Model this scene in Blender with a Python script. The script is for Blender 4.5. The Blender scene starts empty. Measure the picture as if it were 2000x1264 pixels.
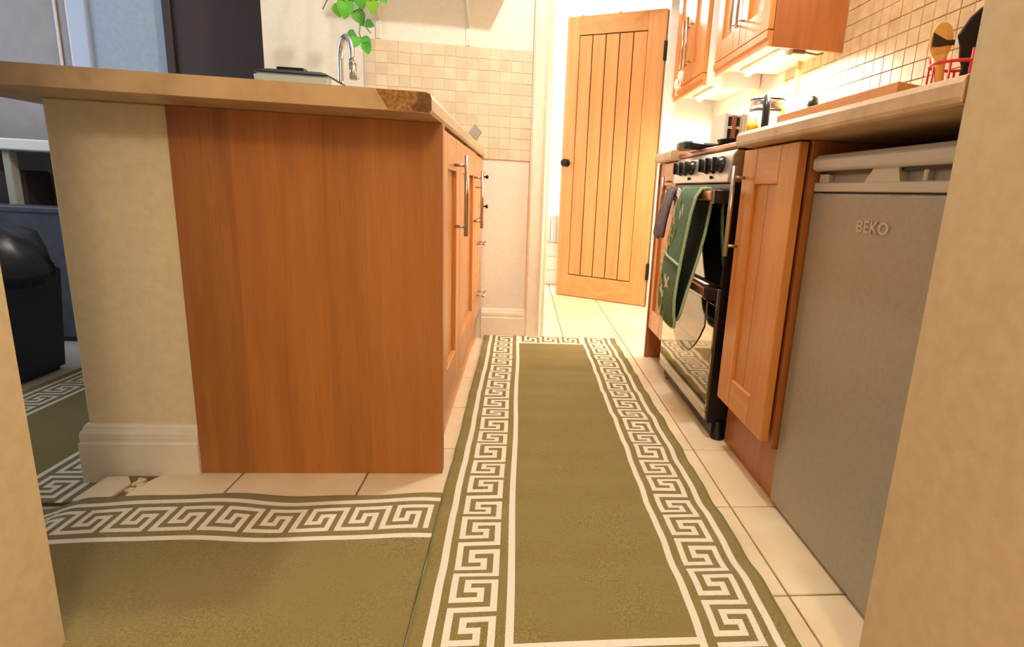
import bpy, bmesh, math, random
from mathutils import Vector, Matrix
random.seed(7)
C = bpy.context.scene.collection
sc = bpy.context.scene

# ------------------------------------------------------------------ camera
H = 0.74
YAW, PIT, ROL, FPX, CX, CY = 0.10639879, 0.21681259, -0.05497926, 1073.2, 1125.18, 611.43
cam = bpy.data.cameras.new('camera'); co = bpy.data.objects.new('camera', cam); C.objects.link(co); sc.camera = co
fwd = Vector((math.sin(YAW)*math.cos(PIT), math.cos(YAW)*math.cos(PIT), -math.sin(PIT)))
rgt = Vector((math.cos(YAW), -math.sin(YAW), 0)); dwn = fwd.cross(rgt)
c_, s_ = math.cos(ROL), math.sin(ROL)
r2 = c_*rgt + s_*dwn; d2 = -s_*rgt + c_*dwn
M = Matrix((r2, -d2, -fwd)).transposed().to_4x4(); M.translation = (0, 0, H)
co.matrix_world = M
cam.sensor_fit = 'HORIZONTAL'; cam.sensor_width = 36; cam.lens = FPX/2000*36
cam.shift_x = -(CX-1000)/2000; cam.shift_y = (CY-632)/2000; cam.clip_start = 0.02

# ------------------------------------------------------------------ world, lights, exposure
w = bpy.data.worlds.new('world'); sc.world = w; w.use_nodes = True
w.node_tree.nodes['Background'].inputs[0].default_value = (0.9, 0.85, 0.75, 1)
w.node_tree.nodes['Background'].inputs[1].default_value = 0.3
sc.view_settings.view_transform = 'Standard'; sc.view_settings.look = 'None'
sc.view_settings.gamma = 1; sc.view_settings.use_curve_mapping = False
sc.view_settings.exposure = 0.0

def lamp(name, loc, power, col, size, kind='POINT', rot=None, size_y=None):
    l = bpy.data.lights.new(name, kind); l.energy = power; l.color = col
    if kind == 'POINT': l.shadow_soft_size = size
    else:
        l.shape = 'RECTANGLE'; l.size = size; l.size_y = size_y or size
    o = bpy.data.objects.new(name, l); o.location = loc
    if rot: o.rotation_euler = rot
    C.objects.link(o); return o
WARM = (1.0, 0.96, 0.90)
lamp('kitchen_light', (0.24, 1.66, 2.30), 60, WARM, 0.04)
lamp('hall_light', (0.40, -1.35, 1.95), 50, (1.0, 0.96, 0.87), 0.15)
lamp('lobby_light', (0.36, 3.35, 2.25), 3, (1.0, 0.96, 0.9), 0.05)
lamp('bathroom_light', (0.6, 4.55, 2.2), 90, (1.0, 0.97, 0.93), 0.1)
lamp('side_room_daylight', (-3.05, 1.9, 1.5), 19, (0.66, 0.80, 1.0), 1.0, 'AREA', (0, math.radians(-90), 0), 1.2)
lamp('cabinet_light_near', (1.02, 2.42, 1.285), 24, (1.0, 0.93, 0.76), 0.10, 'AREA', (0, 0, 0), 0.5)
lamp('cabinet_light_far', (1.02, 3.15, 1.245), 8, (1.0, 0.93, 0.74), 0.10, 'AREA', (0, 0, 0), 0.4)

# ------------------------------------------------------------------ materials
def lin(c):
    return tuple(((x/12.92) if x <= .04045 else ((x+.055)/1.055)**2.4) for x in c)
def hx(r, g, b): return lin((r/255, g/255, b/255))
MATS = {}
def nodes(name):
    m = bpy.data.materials.new(name); m.use_nodes = True; MATS[name] = m
    nt = m.node_tree; b = nt.nodes['Principled BSDF']
    return m, nt, b
def N(nt, t, **k):
    n = nt.nodes.new(t)
    for a, v in k.items(): setattr(n, a, v)
    return n
def mixc(nt, fac, c1, c2):
    n = N(nt, 'ShaderNodeMix', data_type='RGBA')
    for i, v in ((0, fac), (6, c1), (7, c2)):
        if hasattr(v, 'links') or hasattr(v, 'is_linked'): nt.links.new(v, n.inputs[i])
        else: n.inputs[i].default_value = v if i == 0 else (*v[:3], 1)
    return n.outputs[2]
def coords(nt, scale=(1, 1, 1), rot=(0, 0, 0), world=False):
    t = N(nt, 'ShaderNodeTexCoord'); mp = N(nt, 'ShaderNodeMapping')
    mp.inputs['Scale'].default_value = scale; mp.inputs['Rotation'].default_value = rot
    if world:
        g = N(nt, 'ShaderNodeNewGeometry'); nt.links.new(g.outputs['Position'], mp.inputs[0])
    else: nt.links.new(t.outputs['Object'], mp.inputs[0])
    return mp.outputs[0]
def noise(nt, vec, scale, detail=3, rough=.5):
    n = N(nt, 'ShaderNodeTexNoise'); n.inputs['Scale'].default_value = scale
    n.inputs['Detail'].default_value = detail; n.inputs['Roughness'].default_value = rough
    nt.links.new(vec, n.inputs['Vector']); return n.outputs['Fac']
def ramp(nt, fac, a, b):
    n = N(nt, 'ShaderNodeMapRange'); nt.links.new(fac, n.inputs[0])
    n.inputs[1].default_value = a; n.inputs[2].default_value = b; return n.outputs[0]
def bump(nt, b, h, strength, dist=.01):
    n = N(nt, 'ShaderNodeBump'); n.inputs['Strength'].default_value = strength
    n.inputs['Distance'].default_value = dist; nt.links.new(h, n.inputs['Height'])
    nt.links.new(n.outputs[0], b.inputs['Normal'])
def mplain(name, col, rough=.5, metal=0, spec=.5, coat=0, emit=0):
    m, nt, b = nodes(name)
    b.inputs['Base Color'].default_value = (*col, 1); b.inputs['Roughness'].default_value = rough
    b.inputs['Metallic'].default_value = metal; b.inputs['Specular IOR Level'].default_value = spec
    b.inputs['Coat Weight'].default_value = coat
    if emit:
        b.inputs['Emission Color'].default_value = (*col, 1); b.inputs['Emission Strength'].default_value = emit
    return m
def mspeckle(name, c1, c2, scale, rough=.6, bs=.1, lo=.35, hi=.65, world=True, rnd=0, metal=0, big=None):
    m, nt, b = nodes(name); v = coords(nt, world=world)
    f = ramp(nt, noise(nt, v, scale, 4), lo, hi); out = mixc(nt, f, c1, c2)
    if big:
        g = ramp(nt, noise(nt, v, big[0], 2), .35, .65); out = mixc(nt, g, out, big[1]) if len(big) == 2 else out
    if rnd:
        oi = N(nt, 'ShaderNodeObjectInfo'); hs = N(nt, 'ShaderNodeHueSaturation')
        mr = N(nt, 'ShaderNodeMapRange'); nt.links.new(oi.outputs['Random'], mr.inputs[0])
        mr.inputs[3].default_value = 1-rnd; mr.inputs[4].default_value = 1+rnd
        nt.links.new(mr.outputs[0], hs.inputs['Value']); nt.links.new(out, hs.inputs['Color']); out = hs.outputs[0]
    nt.links.new(out, b.inputs['Base Color']); b.inputs['Roughness'].default_value = rough
    b.inputs['Metallic'].default_value = metal
    if bs: bump(nt, b, noise(nt, v, scale*1.0, 3), bs, .004)
    return m
def mwood(name, c1, c2, axis='Z', scale=9, rough=.38, coat=.25, knots=True, rnd=.06, staves=None):
    m, nt, b = nodes(name)
    s = {'Z': (1, 1, .06), 'Y': (1, .06, 1), 'X': (.06, 1, 1)}[axis]
    v = coords(nt, s, world=True)
    wv = N(nt, 'ShaderNodeTexNoise'); wv.inputs['Scale'].default_value = scale*4; wv.inputs['Detail'].default_value = 5
    wv.inputs['Distortion'].default_value = .6; nt.links.new(v, wv.inputs['Vector'])
    fine = noise(nt, v, scale*30, 3)
    a = mixc(nt, ramp(nt, wv.outputs['Fac'], .3, .7), c1, c2)
    dk = tuple(x*.72 for x in c1)
    a = mixc(nt, ramp(nt, fine, .55, .8), a, dk)
    if staves:
        g = N(nt, 'ShaderNodeNewGeometry'); sp = N(nt, 'ShaderNodeSeparateXYZ'); nt.links.new(g.outputs['Position'], sp.inputs[0])
        cr = N(nt, 'ShaderNodeValToRGB'); cr.color_ramp.interpolation = 'CONSTANT'
        mr = N(nt, 'ShaderNodeMapRange'); mr.inputs[1].default_value = -.8; mr.inputs[2].default_value = -.15
        nt.links.new(sp.outputs[0], mr.inputs[0]); nt.links.new(mr.outputs[0], cr.inputs[0])
        el = cr.color_ramp.elements
        for i, (x, val) in enumerate(staves):
            p = (x+.8)/.65
            if i < 2: el[i].position = p; e = el[i]
            else: e = el.new(p)
            e.color = (val, val, val, 1)
        mu = N(nt, 'ShaderNodeMix', data_type='RGBA', blend_type='MULTIPLY'); mu.inputs[0].default_value = 1
        nt.links.new(a, mu.inputs[6]); nt.links.new(cr.outputs[0], mu.inputs[7]); a = mu.outputs[2]
    if rnd:
        oi = N(nt, 'ShaderNodeObjectInfo'); hs = N(nt, 'ShaderNodeHueSaturation')
        mr = N(nt, 'ShaderNodeMapRange'); nt.links.new(oi.outputs['Random'], mr.inputs[0])
        mr.inputs[3].default_value = 1-rnd; mr.inputs[4].default_value = 1+rnd
        nt.links.new(mr.outputs[0], hs.inputs['Value']); nt.links.new(a, hs.inputs['Color']); a = hs.outputs[0]
    nt.links.new(a, b.inputs['Base Color']); b.inputs['Roughness'].default_value = rough
    b.inputs['Coat Weight'].default_value = coat; b.inputs['Coat Roughness'].default_value = .25
    bump(nt, b, fine, .12, .002)
    return m

m_wall = mspeckle('cream_wall_paint', hx(240,232,216), hx(244,236,222), 60, .75, .12)
m_tan = mspeckle('tan_wall_paint_brightened', hx(232,210,166), hx(238,218,178), 45, .7, .18)  # lighter copy of the tan paint, making up for weak light on the peninsula
m_jamb = mspeckle('tan_wall_paint_dimmed', hx(192,170,130), hx(200,178,140), 45, .7, .18)  # darker copy of the same tan paint, offsetting strong hall light in its colour
m_white = mspeckle('white_paint', hx(236,232,224), hx(242,238,230), 30, .5, .05)
m_skirt = mspeckle('cream_gloss_paint', hx(236,222,198), hx(242,228,206), 25, .42, .06)
m_blue = mspeckle('pale_blue_wall_paint', hx(168,182,200), hx(176,190,206), 40, .8, .1)
m_ceil = mplain('ceiling_paint', hx(240,236,226), .8)
m_floor = mspeckle('cream_floor_tile', hx(240,222,190), hx(228,206,170), 6, .3, .05, rnd=.04)
m_grout = mspeckle('floor_grout', hx(150,122,92), hx(120,95,70), 40, .9, .3)
m_sidefloor = mspeckle('pale_side_floor', hx(196,190,180), hx(180,172,160), 10, .5, .1)
m_wt = mspeckle('worktop_laminate', hx(192,160,122), hx(176,144,104), 38, .38, .03, big=(9, hx(202,172,132)))
m_chip = mspeckle('bare_chipboard', hx(176,134,78), hx(128,88,44), 170, .9, .6)
m_stain = mspeckle('darkened_chipboard', hx(126,84,48), hx(98,62,34), 120, .8, .5)
m_panel = mwood('cherry_veneer', hx(184,116,56), hx(164,98,40), 'Z', 7, .42, .1, rnd=0,
                staves=[(-.8, .90), (-.651, 1.08), (-.457, .96), (-.361, 1.05), (-.228, 1.0)])
m_pine = mwood('pine_varnish', hx(214,144,76), hx(198,124,58), 'Z', 8)
m_pineh = mwood('pine_varnish_across', hx(214,144,76), hx(198,124,58), 'Y', 8)
m_carc = mwood('orange_carcass', hx(176,108,56), hx(158,90,42), 'Z', 7, .4, .15)
m_door = mwood('oak_door', hx(206,150,94), hx(188,128,72), 'Z', 7, .5, .1, rnd=.05)
m_groove = mplain('dark_groove', hx(70,36,14), .8)
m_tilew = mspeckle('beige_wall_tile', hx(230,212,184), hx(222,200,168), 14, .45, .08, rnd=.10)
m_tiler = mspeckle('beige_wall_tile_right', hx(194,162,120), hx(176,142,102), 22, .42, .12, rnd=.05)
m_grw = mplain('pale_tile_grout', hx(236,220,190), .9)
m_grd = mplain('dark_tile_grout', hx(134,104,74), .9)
m_steel = mplain('brushed_steel', hx(190,180,168), .28, 1)
m_chrome = mplain('chrome', hx(215,215,220), .08, 1)
m_cooker = mplain('cooker_silver', hx(205,198,190), .32, .75)
m_black = mplain('black_plastic', hx(16,16,18), .3)
m_blk2 = mplain('black_enamel', hx(9,9,11), .5)
m_iron = mplain('black_iron', hx(22,19,17), .45, .4)
m_glass = mplain('black_oven_glass', hx(14,13,14), .05, 0, .9, 1)
m_mirror = mplain('mirrored_oven_glass', hx(182,170,155), .06, 1)
m_mirror2 = mplain('tinted_oven_window', hx(120,110,98), .05, 1)
m_fridge = mspeckle('silver_fridge_paint', hx(158,153,140), hx(164,159,146), 120, .42, .05, metal=.25)
m_fridgetop = mplain('silver_plastic', hx(196,190,176), .35, .1)
m_bluegreen = None
m_dark = mplain('dark_brown_door', hx(58,42,36), .55)
m_navy = mplain('navy_bin_plastic', hx(30,32,52), .45)
m_bag = mplain('black_bin_bag', hx(30,32,42), .35)
m_greybox = mspeckle('blue_grey_panel', hx(84,88,100), hx(72,76,88), 20, .5, .05)
m_greycab = mspeckle('brown_grey_door', hx(150,138,128), hx(140,130,124), 14, .4, .05)
m_red = mplain('red_wire', hx(214,40,34), .35)
m_spoon = mwood('light_wood', hx(244,196,116), hx(230,176,96), 'Z', 10, .5, .1, rnd=0)
m_board = mwood('chopping_board_wood', hx(214,150,88), hx(196,130,70), 'Y', 9, .5, .1, rnd=0)
m_scorch = mplain('scorched_wood', hx(58,40,28), .7)
m_leaf = mspeckle('green_leaf', hx(58,150,44), hx(96,186,60), 9, .4, .1, rnd=.25)
m_leaf2 = mspeckle('yellow_green_leaf', hx(150,200,50), hx(120,186,50), 9, .4, .1, rnd=.1)
m_stem = mplain('vine_stem', hx(120,150,70), .6)
m_pot = mplain('white_pot', hx(235,232,226), .3)
m_clear = mplain('pale_blue_plastic', hx(196,210,214), .15, 0, .5)
m_smoke = mplain('dark_lid_plastic', hx(44,48,50), .2)
m_terra = mplain('towel_white', hx(225,222,222), .9)
m_label = mplain('white_fabric_label', hx(236,238,228), .8)
m_brownrefl = mplain('metal_painted_reflection', hx(176,122,90), .25, .8)  # steel with the brown reflections of nearby wood put into its colour
m_green = mspeckle('green_glove_fabric', hx(92,120,94), hx(74,102,80), 70, .9, .3)
m_lining = mspeckle('dark_glove_lining', hx(24,32,30), hx(30,40,36), 60, .95, .3)
m_piping = mspeckle('pale_green_piping', hx(170,192,158), hx(152,178,140), 90, .9, .2)
m_grey = mspeckle('grey_cloth', hx(118,106,108), hx(92,84,92), 40, .95, .3)
m_ylw = mplain('ochre_print', hx(206,160,60), .9)
m_cream = mplain('cream_print', hx(214,210,170), .9)
m_lime = mplain('leaf_green_print', hx(120,150,70), .9)
m_yellow = mplain('yellow_label', hx(238,206,50), .5)
m_tube = mplain('lit_tube', hx(255,244,210), .5, emit=14)
m_fitting = mplain('white_fitting', hx(235,230,215), .5)
m_plug = mplain('grey_plug', hx(128,122,112), .5)
m_tableleg = mplain('pale_grey_green_paint', hx(178,176,160), .5)
m_kettleglass = mplain('kettle_glass', hx(244,240,225), .08, .2)

def mrug(name, c1, c2):
    m, nt, b = nodes(name); v = coords(nt, world=True)
    f = ramp(nt, noise(nt, v, 300, 4, .8), .38, .62); g = ramp(nt, noise(nt, v, 7, 3), .38, .66)
    a = mixc(nt, f, c1, c2); sc2 = tuple(x*1.14 for x in c2); a = mixc(nt, g, a, tuple(x*.5+y*.5 for x, y in zip(c1, c2)))
    nt.links.new(a, b.inputs['Base Color']); b.inputs['Roughness'].default_value = 1
    b.inputs['Specular IOR Level'].default_value = .1
    b.inputs['Sheen Weight'].default_value = .15
    bump(nt, b, noise(nt, v, 380, 2, .7), .6, .004)
    return m
m_olive = mrug('olive_pile', hx(154,137,84), hx(112,97,52))
m_ivory = mrug('ivory_pile', hx(244,236,220), hx(230,220,200))
m_bind = mrug('green_binding', hx(132,128,66), hx(110,104,50))

# ------------------------------------------------------------------ builders
def rootloc(o):
    v = Vector((0, 0, 0))
    while o is not None: v += o.location; o = o.parent
    return v
class B:
    def __init__(s): s.bm = bmesh.new()
    def _mi(s, geom, mi):
        for f in geom: f.material_index = mi
    def box(s, x0, x1, y0, y1, z0, z1, bev=0, mi=0, seg=1):
        bm = bmesh.new()
        bmesh.ops.create_cube(bm, size=1)
        for v in bm.verts:
            v.co = Vector(((x0+x1)/2+v.co.x*(x1-x0), (y0+y1)/2+v.co.y*(y1-y0), (z0+z1)/2+v.co.z*(z1-z0)))
        if bev: bmesh.ops.bevel(bm, geom=bm.edges[:], offset=bev, segments=seg, affect='EDGES', profile=.5)
        s.merge(bm, mi); return s
    def merge(s, bm, mi=0):
        mp = {v: s.bm.verts.new(v.co) for v in bm.verts}
        for f in bm.faces:
            try: nf = s.bm.faces.new([mp[v] for v in f.verts]); nf.material_index = mi; nf.smooth = f.smooth
            except ValueError: pass
        bm.free(); return s
    def prism(s, pts, axis, a, b, mi=0, bev=0):
        bm = bmesh.new()
        def P(p, t):
            return {'X': (t, p[0], p[1]), 'Y': (p[0], t, p[1]), 'Z': (p[0], p[1], t)}[axis]
        va = [bm.verts.new(P(p, a)) for p in pts]; vb = [bm.verts.new(P(p, b)) for p in pts]
        bm.faces.new(va); bm.faces.new(vb[::-1]); n = len(pts)
        for i in range(n): bm.faces.new((va[i], vb[i], vb[(i+1) % n], va[(i+1) % n]))
        bmesh.ops.recalc_face_normals(bm, faces=bm.faces[:])
        if bev: bmesh.ops.bevel(bm, geom=bm.edges[:], offset=bev, segments=1, affect='EDGES')
        s.merge(bm, mi); return s
    def tube(s, pts, r, seg=10, mi=0, cap=True):
        pts = [Vector(p) for p in pts]; n = len(pts)
        rs = r if isinstance(r, (list, tuple)) else [r]*n
        rings = []; up = None
        for i, p in enumerate(pts):
            t = (pts[min(i+1, n-1)]-pts[max(i-1, 0)]).normalized()
            if up is None: up = Vector((0, 0, 1)) if abs(t.z) < .9 else Vector((1, 0, 0))
            u = (up - t*up.dot(t)).normalized(); up = u; v = t.cross(u)
            rings.append([s.bm.verts.new(p+rs[i]*(math.cos(2*math.pi*k/seg)*u+math.sin(2*math.pi*k/seg)*v)) for k in range(seg)])
        for a, b in zip(rings, rings[1:]):
            for k in range(seg):
                f = s.bm.faces.new((a[k], a[(k+1) % seg], b[(k+1) % seg], b[k])); f.material_index = mi; f.smooth = True
        if cap:
            for rg in (rings[0][::-1], rings[-1]):
                f = s.bm.faces.new(rg); f.material_index = mi
        return s
    def lathe(s, prof, c, seg=20, mi=0, axis='Z'):
        c = Vector(c); rings = []
        for r, h in prof:
            ring = []
            for k in range(seg):
                a = 2*math.pi*k/seg; p, q = max(r, 1e-4)*math.cos(a), max(r, 1e-4)*math.sin(a)
                d = {'Z': (p, q, h), 'X': (h, p, q), 'Y': (q, h, p)}[axis]
                ring.append(s.bm.verts.new(c+Vector(d)))
            rings.append(ring)
        for a, b in zip(rings, rings[1:]):
            for k in range(seg):
                f = s.bm.faces.new((a[k], a[(k+1) % seg], b[(k+1) % seg], b[k])); f.material_index = mi; f.smooth = True
        for rg in (rings[0][::-1], rings[-1]):
            f = s.bm.faces.new(rg); f.material_index = mi
        return s
    def ell(s, c, r, mi=0, seg=14):
        bm = bmesh.new(); bmesh.ops.create_uvsphere(bm, u_segments=seg, v_segments=max(6, seg//2+2), radius=1)
        for v in bm.verts: v.co = Vector((c[0]+v.co.x*r[0], c[1]+v.co.y*r[1], c[2]+v.co.z*r[2]))
        for f in bm.faces: f.smooth = True
        return s.merge(bm, mi)
    def poly(s, pts, mi=0):
        f = s.bm.faces.new([s.bm.verts.new(p) for p in pts]); f.material_index = mi; return s
    def mesh(s, name, mats):
        me = bpy.data.meshes.new(name); bmesh.ops.recalc_face_normals(s.bm, faces=s.bm.faces[:])
        s.bm.to_mesh(me); s.bm.free()
        for m in (mats if isinstance(mats, (list, tuple)) else [mats]): me.materials.append(m)
        return me
    def out(s, name, mats, parent=None, local=False, label=None):
        if parent is not None and not local:
            bmesh.ops.translate(s.bm, verts=s.bm.verts[:], vec=-rootloc(parent))
        me = s.mesh(name, mats)
        o = bpy.data.objects.new(name, me); C.objects.link(o); o.parent = parent
        if label: o['label'] = label
        return o
def thing(name, label, cat, loc, group=None, rz=0):
    o = bpy.data.objects.new(name, None); C.objects.link(o); o.location = loc; o.rotation_euler = (0, 0, rz)
    o.empty_display_size = .05
    o['label'] = label; o['category'] = cat
    if group: o['group'] = group
    return o
def tag(o, label, cat, group=None):
    o['label'] = label; o['category'] = cat
    if group: o['group'] = group
    return o
def struct(o, label=None):
    o['kind'] = 'structure'
    if label: o['label'] = label
    return o
def inst(name, me, parent, loc, rot=None):
    o = bpy.data.objects.new(name, me); C.objects.link(o); o.parent = parent; o.location = loc
    if rot: o.rotation_euler = rot
    return o

# ------------------------------------------------------------------ floor
P = .3045; X0 = -.985; Y0 = .875-.305*8
fl = struct(B().box(X0, 1.27, -1.6, 5.15, -.06, -.004).out('floor', m_grout), 'grout bed under large square cream floor tiles')
tb = bmesh.new(); g = .0022; h = .0015
def tilemesh(sx, sy, z, name, mat, gap, ch, depth):
    bm = bmesh.new()
    a = [(gap, gap), (sx-gap, gap), (sx-gap, sy-gap), (gap, sy-gap)]
    b = [(gap+ch, gap+ch), (sx-gap-ch, gap+ch), (sx-gap-ch, sy-gap-ch), (gap+ch, sy-gap-ch)]
    r0 = [bm.verts.new((x, y, -depth)) for x, y in a]; r1 = [bm.verts.new((x, y, -ch)) for x, y in a]; r2_ = [bm.verts.new((x, y, 0)) for x, y in b]
    for p, q in ((r0, r1), (r1, r2_)):
        for i in range(4): bm.faces.new((p[i], p[(i+1) % 4], q[(i+1) % 4], q[i]))
    bm.faces.new(r2_); bm.faces.new(r0[::-1])
    me = bpy.data.meshes.new(name); bm.to_mesh(me); bm.free(); me.materials.append(mat); return me
ft = tilemesh(P, .305, 0, 'tile', m_floor, .0022, .0014, .010)
for i in range(7):
    for j in range(3, 21):
        y = Y0+.305*j
        if i == 0 and (y < 1.25 and y+.305 > 1.25): continue
        if i == 6 and False: continue
        inst('tile', ft, fl, (X0+P*i, y, 0))
# the broken tile at the foot of the peninsula wall
yb = Y0+.305*9
B().prism([(X0+.11, 1.0), (X0+P-.003, 1.0), (X0+P-.003, 1.482), (X0+.125, 1.482), (X0+.118, 1.33), (X0+.092, 1.27), (X0+.10, 1.15)], 'Z', -.010, 0, bev=.001).out('tile', m_floor, fl)
B().prism([(X0-.002, 1.215), (X0+.070, 1.20), (X0+.074, 1.29), (X0+.048, 1.322), (X0+.002, 1.320)], 'Z', -.012, .003, bev=.001).out('tile_fragment', m_floor, fl)
cr = B()
for k in range(9):
    x = X0+.075+.03*random.random(); y = 1.25+.07*random.random(); q = .004+.006*random.random()
    cr.box(x, x+q*1.6, y, y+q, -.006, q*.4, .0008)
co_ = cr.out('grout_crumb', m_floor, fl); co_['kind'] = 'stuff'
struct(B().box(-3.2, X0, -.1, 3.2, -.09, -.031).out('floor', m_sidefloor), 'pale floor of the side room, a step lower')

# ------------------------------------------------------------------ walls
b = B().box(-1.145, .042, 2.71, 2.80, 0, 2.4)
b.box(.042, 1.19, 2.71, 2.80, 2.05, 2.4)
wf = struct(b.out('wall_far', m_wall), 'off-white wall behind the sink with a beige mosaic splashback')
B().box(-.72, .034, 2.706, 2.712, .868, 1.352).out('grout', m_grw, wf)
tm = tilemesh(.05, .0484, 0, 'wall_tile', m_tilew, .0007, .0009, .006)
for i in range(15):
    for j in range(10):
        inst('wall_tile', tm, wf, (-.72+.0502*i, 2.7045-random.random()*.0012, .868+.0484*j), (math.radians(90), 0, 0))
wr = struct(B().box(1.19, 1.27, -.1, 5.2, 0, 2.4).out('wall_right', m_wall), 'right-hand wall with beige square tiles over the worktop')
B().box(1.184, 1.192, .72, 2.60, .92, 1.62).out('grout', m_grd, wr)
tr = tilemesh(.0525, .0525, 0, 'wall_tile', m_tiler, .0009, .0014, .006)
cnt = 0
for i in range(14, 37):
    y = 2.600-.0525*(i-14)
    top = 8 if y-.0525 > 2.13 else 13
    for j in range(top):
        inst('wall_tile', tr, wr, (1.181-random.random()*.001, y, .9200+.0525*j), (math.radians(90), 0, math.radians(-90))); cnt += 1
struct(B().box(-1.02, .62, 3.6, 3.68, 2.0, 2.4).box(.02, .10, 2.80, 3.6, 0, 2.4).box(.88, 1.19, 3.6, 3.68, 0, 2.4).box(.62, .88, 3.6, 3.68, 1.93, 2.4).out('wall_back', m_white), 'white wall around the back doorway')
# bathroom beyond
struct(B().box(-.7, 1.27, 5.12, 5.2, 0, 2.4).box(-.78, -.7, 3.6, 5.2, 0, 2.4).box(-.7, .10, 3.6, 3.68, 0, 2.4).out('wall_bathroom', m_white), 'bright white bathroom wall seen past the door')
struct(B().box(-3.3, 1.27, -1.7, 5.2, 2.4, 2.46).out('ceiling', m_ceil), 'white ceiling')
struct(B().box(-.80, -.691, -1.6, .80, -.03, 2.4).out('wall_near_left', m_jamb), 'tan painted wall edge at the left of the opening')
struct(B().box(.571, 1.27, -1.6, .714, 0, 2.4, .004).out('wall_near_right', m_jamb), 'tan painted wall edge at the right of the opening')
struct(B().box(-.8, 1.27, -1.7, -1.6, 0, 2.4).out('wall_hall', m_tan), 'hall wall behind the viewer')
struct(B().box(-3.3, -3.2, -.2, 3.3, -.1, 2.4).box(-3.2, -.8, -.2, -.1, -.1, 2.4).out('wall_left', m_blue), 'outer walls of the side room')
struct(B().box(-3.2, -1.1, 3.2, 3.3, -.1, 2.4).box(-2.09, -1.66, 3.0, 3.2, -.03, 2.4).out('wall_side_room', m_blue), 'pale blue wall seen over the breakfast bar')
struct(B().box(-2.115, -2.035, 2.98, 3.02, -.03, 2.4, .004).out('trim_1', mplain('pale_lilac_trim', hx(190,198,218), .4)), 'pale vertical trim beside the grey cupboard')
# peninsula stub wall
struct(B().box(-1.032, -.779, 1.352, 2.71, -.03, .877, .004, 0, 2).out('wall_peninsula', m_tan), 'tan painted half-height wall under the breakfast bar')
def ogee(depth, hgt, z0):
    pts = [(0, z0), (depth, z0), (depth, z0+hgt*.70), (depth*.86, z0+hgt*.715), (depth*.80, z0+hgt*.74), (depth*.86, z0+hgt*.79), (depth*.80, z0+hgt*.86), (depth*.5, z0+hgt*.93), (depth*.42, z0+hgt*.965), (depth*.2, z0+hgt), (0, z0+hgt)]
    return pts
def baseboard(b, prof, a, bb, axis, wall, sgn):
    # prof (depth, z); runs along axis
    if axis == 'X': b.prism([(wall-sgn*d, z) for d, z in prof][::-1], 'X', a, bb)
    else: b.prism([(wall+sgn*d, z) for d, z in prof], 'Y', a, bb)
bb = B(); pr = ogee(.018, .155, -.028)
# front and left faces, mitred
def mitred(b, prof, corner, end_x, end_y):
    n = len(prof); A = []; Cc = []; D = []
    for d, z in prof:
        A.append(b.bm.verts.new((end_x, corner[1]-d, z))); Cc.append(b.bm.verts.new((corner[0]-d, corner[1]-d, z))); D.append(b.bm.verts.new((corner[0]-d, end_y, z)))
    for R1, R2 in ((A, Cc), (Cc, D)):
        for i in range(n): b.bm.faces.new((R1[i], R1[(i+1) % n], R2[(i+1) % n], R2[i]))
    b.bm.faces.new(A); b.bm.faces.new(D[::-1])
mitred(bb, pr, (-1.032, 1.352), -.779, 2.68)
struct(bb.out('baseboard_peninsula', m_skirt), 'cream moulded skirting round the foot of the half-height wall')
bb = B(); baseboard(bb, ogee(.018, .15, 0), -.186, .034, 'X', 2.71, 1)
struct(bb.out('baseboard_far', m_skirt), 'cream moulded skirting under the far wall')
# door casing at the far wall opening (left side) and the back door frame
b = B(); b.prism([(.030, 2.706), (.030, 2.692), (.040, 2.684), (.085, 2.688), (.100, 2.682), (.108, 2.690), (.112, 2.706)], 'Z', 0, 2.06)
b.box(.108, .125, 2.70, 2.81, 0, 2.06, .002)
struct(b.out('trim_2', m_skirt), 'off-white door casing at the end of the tiled wall')
b = B(); b.box(.858, .93, 3.575, 3.60, 0, 1.97, .003).box(.858, .882, 3.60, 3.70, 0, 1.95, .002).box(.10, .93, 3.575, 3.60, 1.92, 1.99, .003)
struct(b.out('trim_3', m_white), 'white frame the wooden door is hung on')

# ------------------------------------------------------------------ back door (open ledged pine door)
hx_, hy_ = .845, 3.60; fx_, fy_ = .262, 3.952
ang = math.atan2(fy_-hy_, fx_-hx_); L = math.hypot(fy_-hy_, fx_-hx_)
dr = thing('door', 'open vertical-plank orange wooden door with black knob at the far end', 'door', (hx_, hy_, .006), None, ang)
dr.name = 'interior_door'
HT = 1.855; T = .038
# local x runs hinge -> free edge; visible face is local +y?  (camera side)
yf = 0.0; s_side = 1
# camera side is where local y points to -Y world
ny = Vector((-math.sin(ang), math.cos(ang)))
cs = 1 if ny.y < 0 else -1
def dbox(b, x0, x1, z0, z1, d0, d1, bev=.0015, mi=0):
    ya, yb_ = sorted((cs*d0, cs*d1)); return b.box(x0, x1, ya, yb_, z0, z1, bev, mi)
ls, rs, tp, bt = .118, .092, .115, .150
o = dbox(B(), 0, ls, 0, HT, -T, 0).out('stile', m_door, dr, True)
o = dbox(B(), L-rs, L, 0, HT, -T, 0).out('stile', m_door, dr, True)
m_doorh = mwood('oak_door_across', hx(206,150,94), hx(188,128,72), 'X', 7, .5, .1, rnd=.05)
dbox(B(), ls, L-rs, HT-tp, HT, -T, 0).out('rail', m_doorh, dr, True)
dbox(B(), ls, L-rs, 0, bt, -T, 0).out('rail', m_doorh, dr, True)
dbox(B(), ls, L-rs, bt, HT-tp, -T+.004, -.012, 0).out('backing', m_groove, dr, True)
pw = (L-ls-rs)/5
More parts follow.
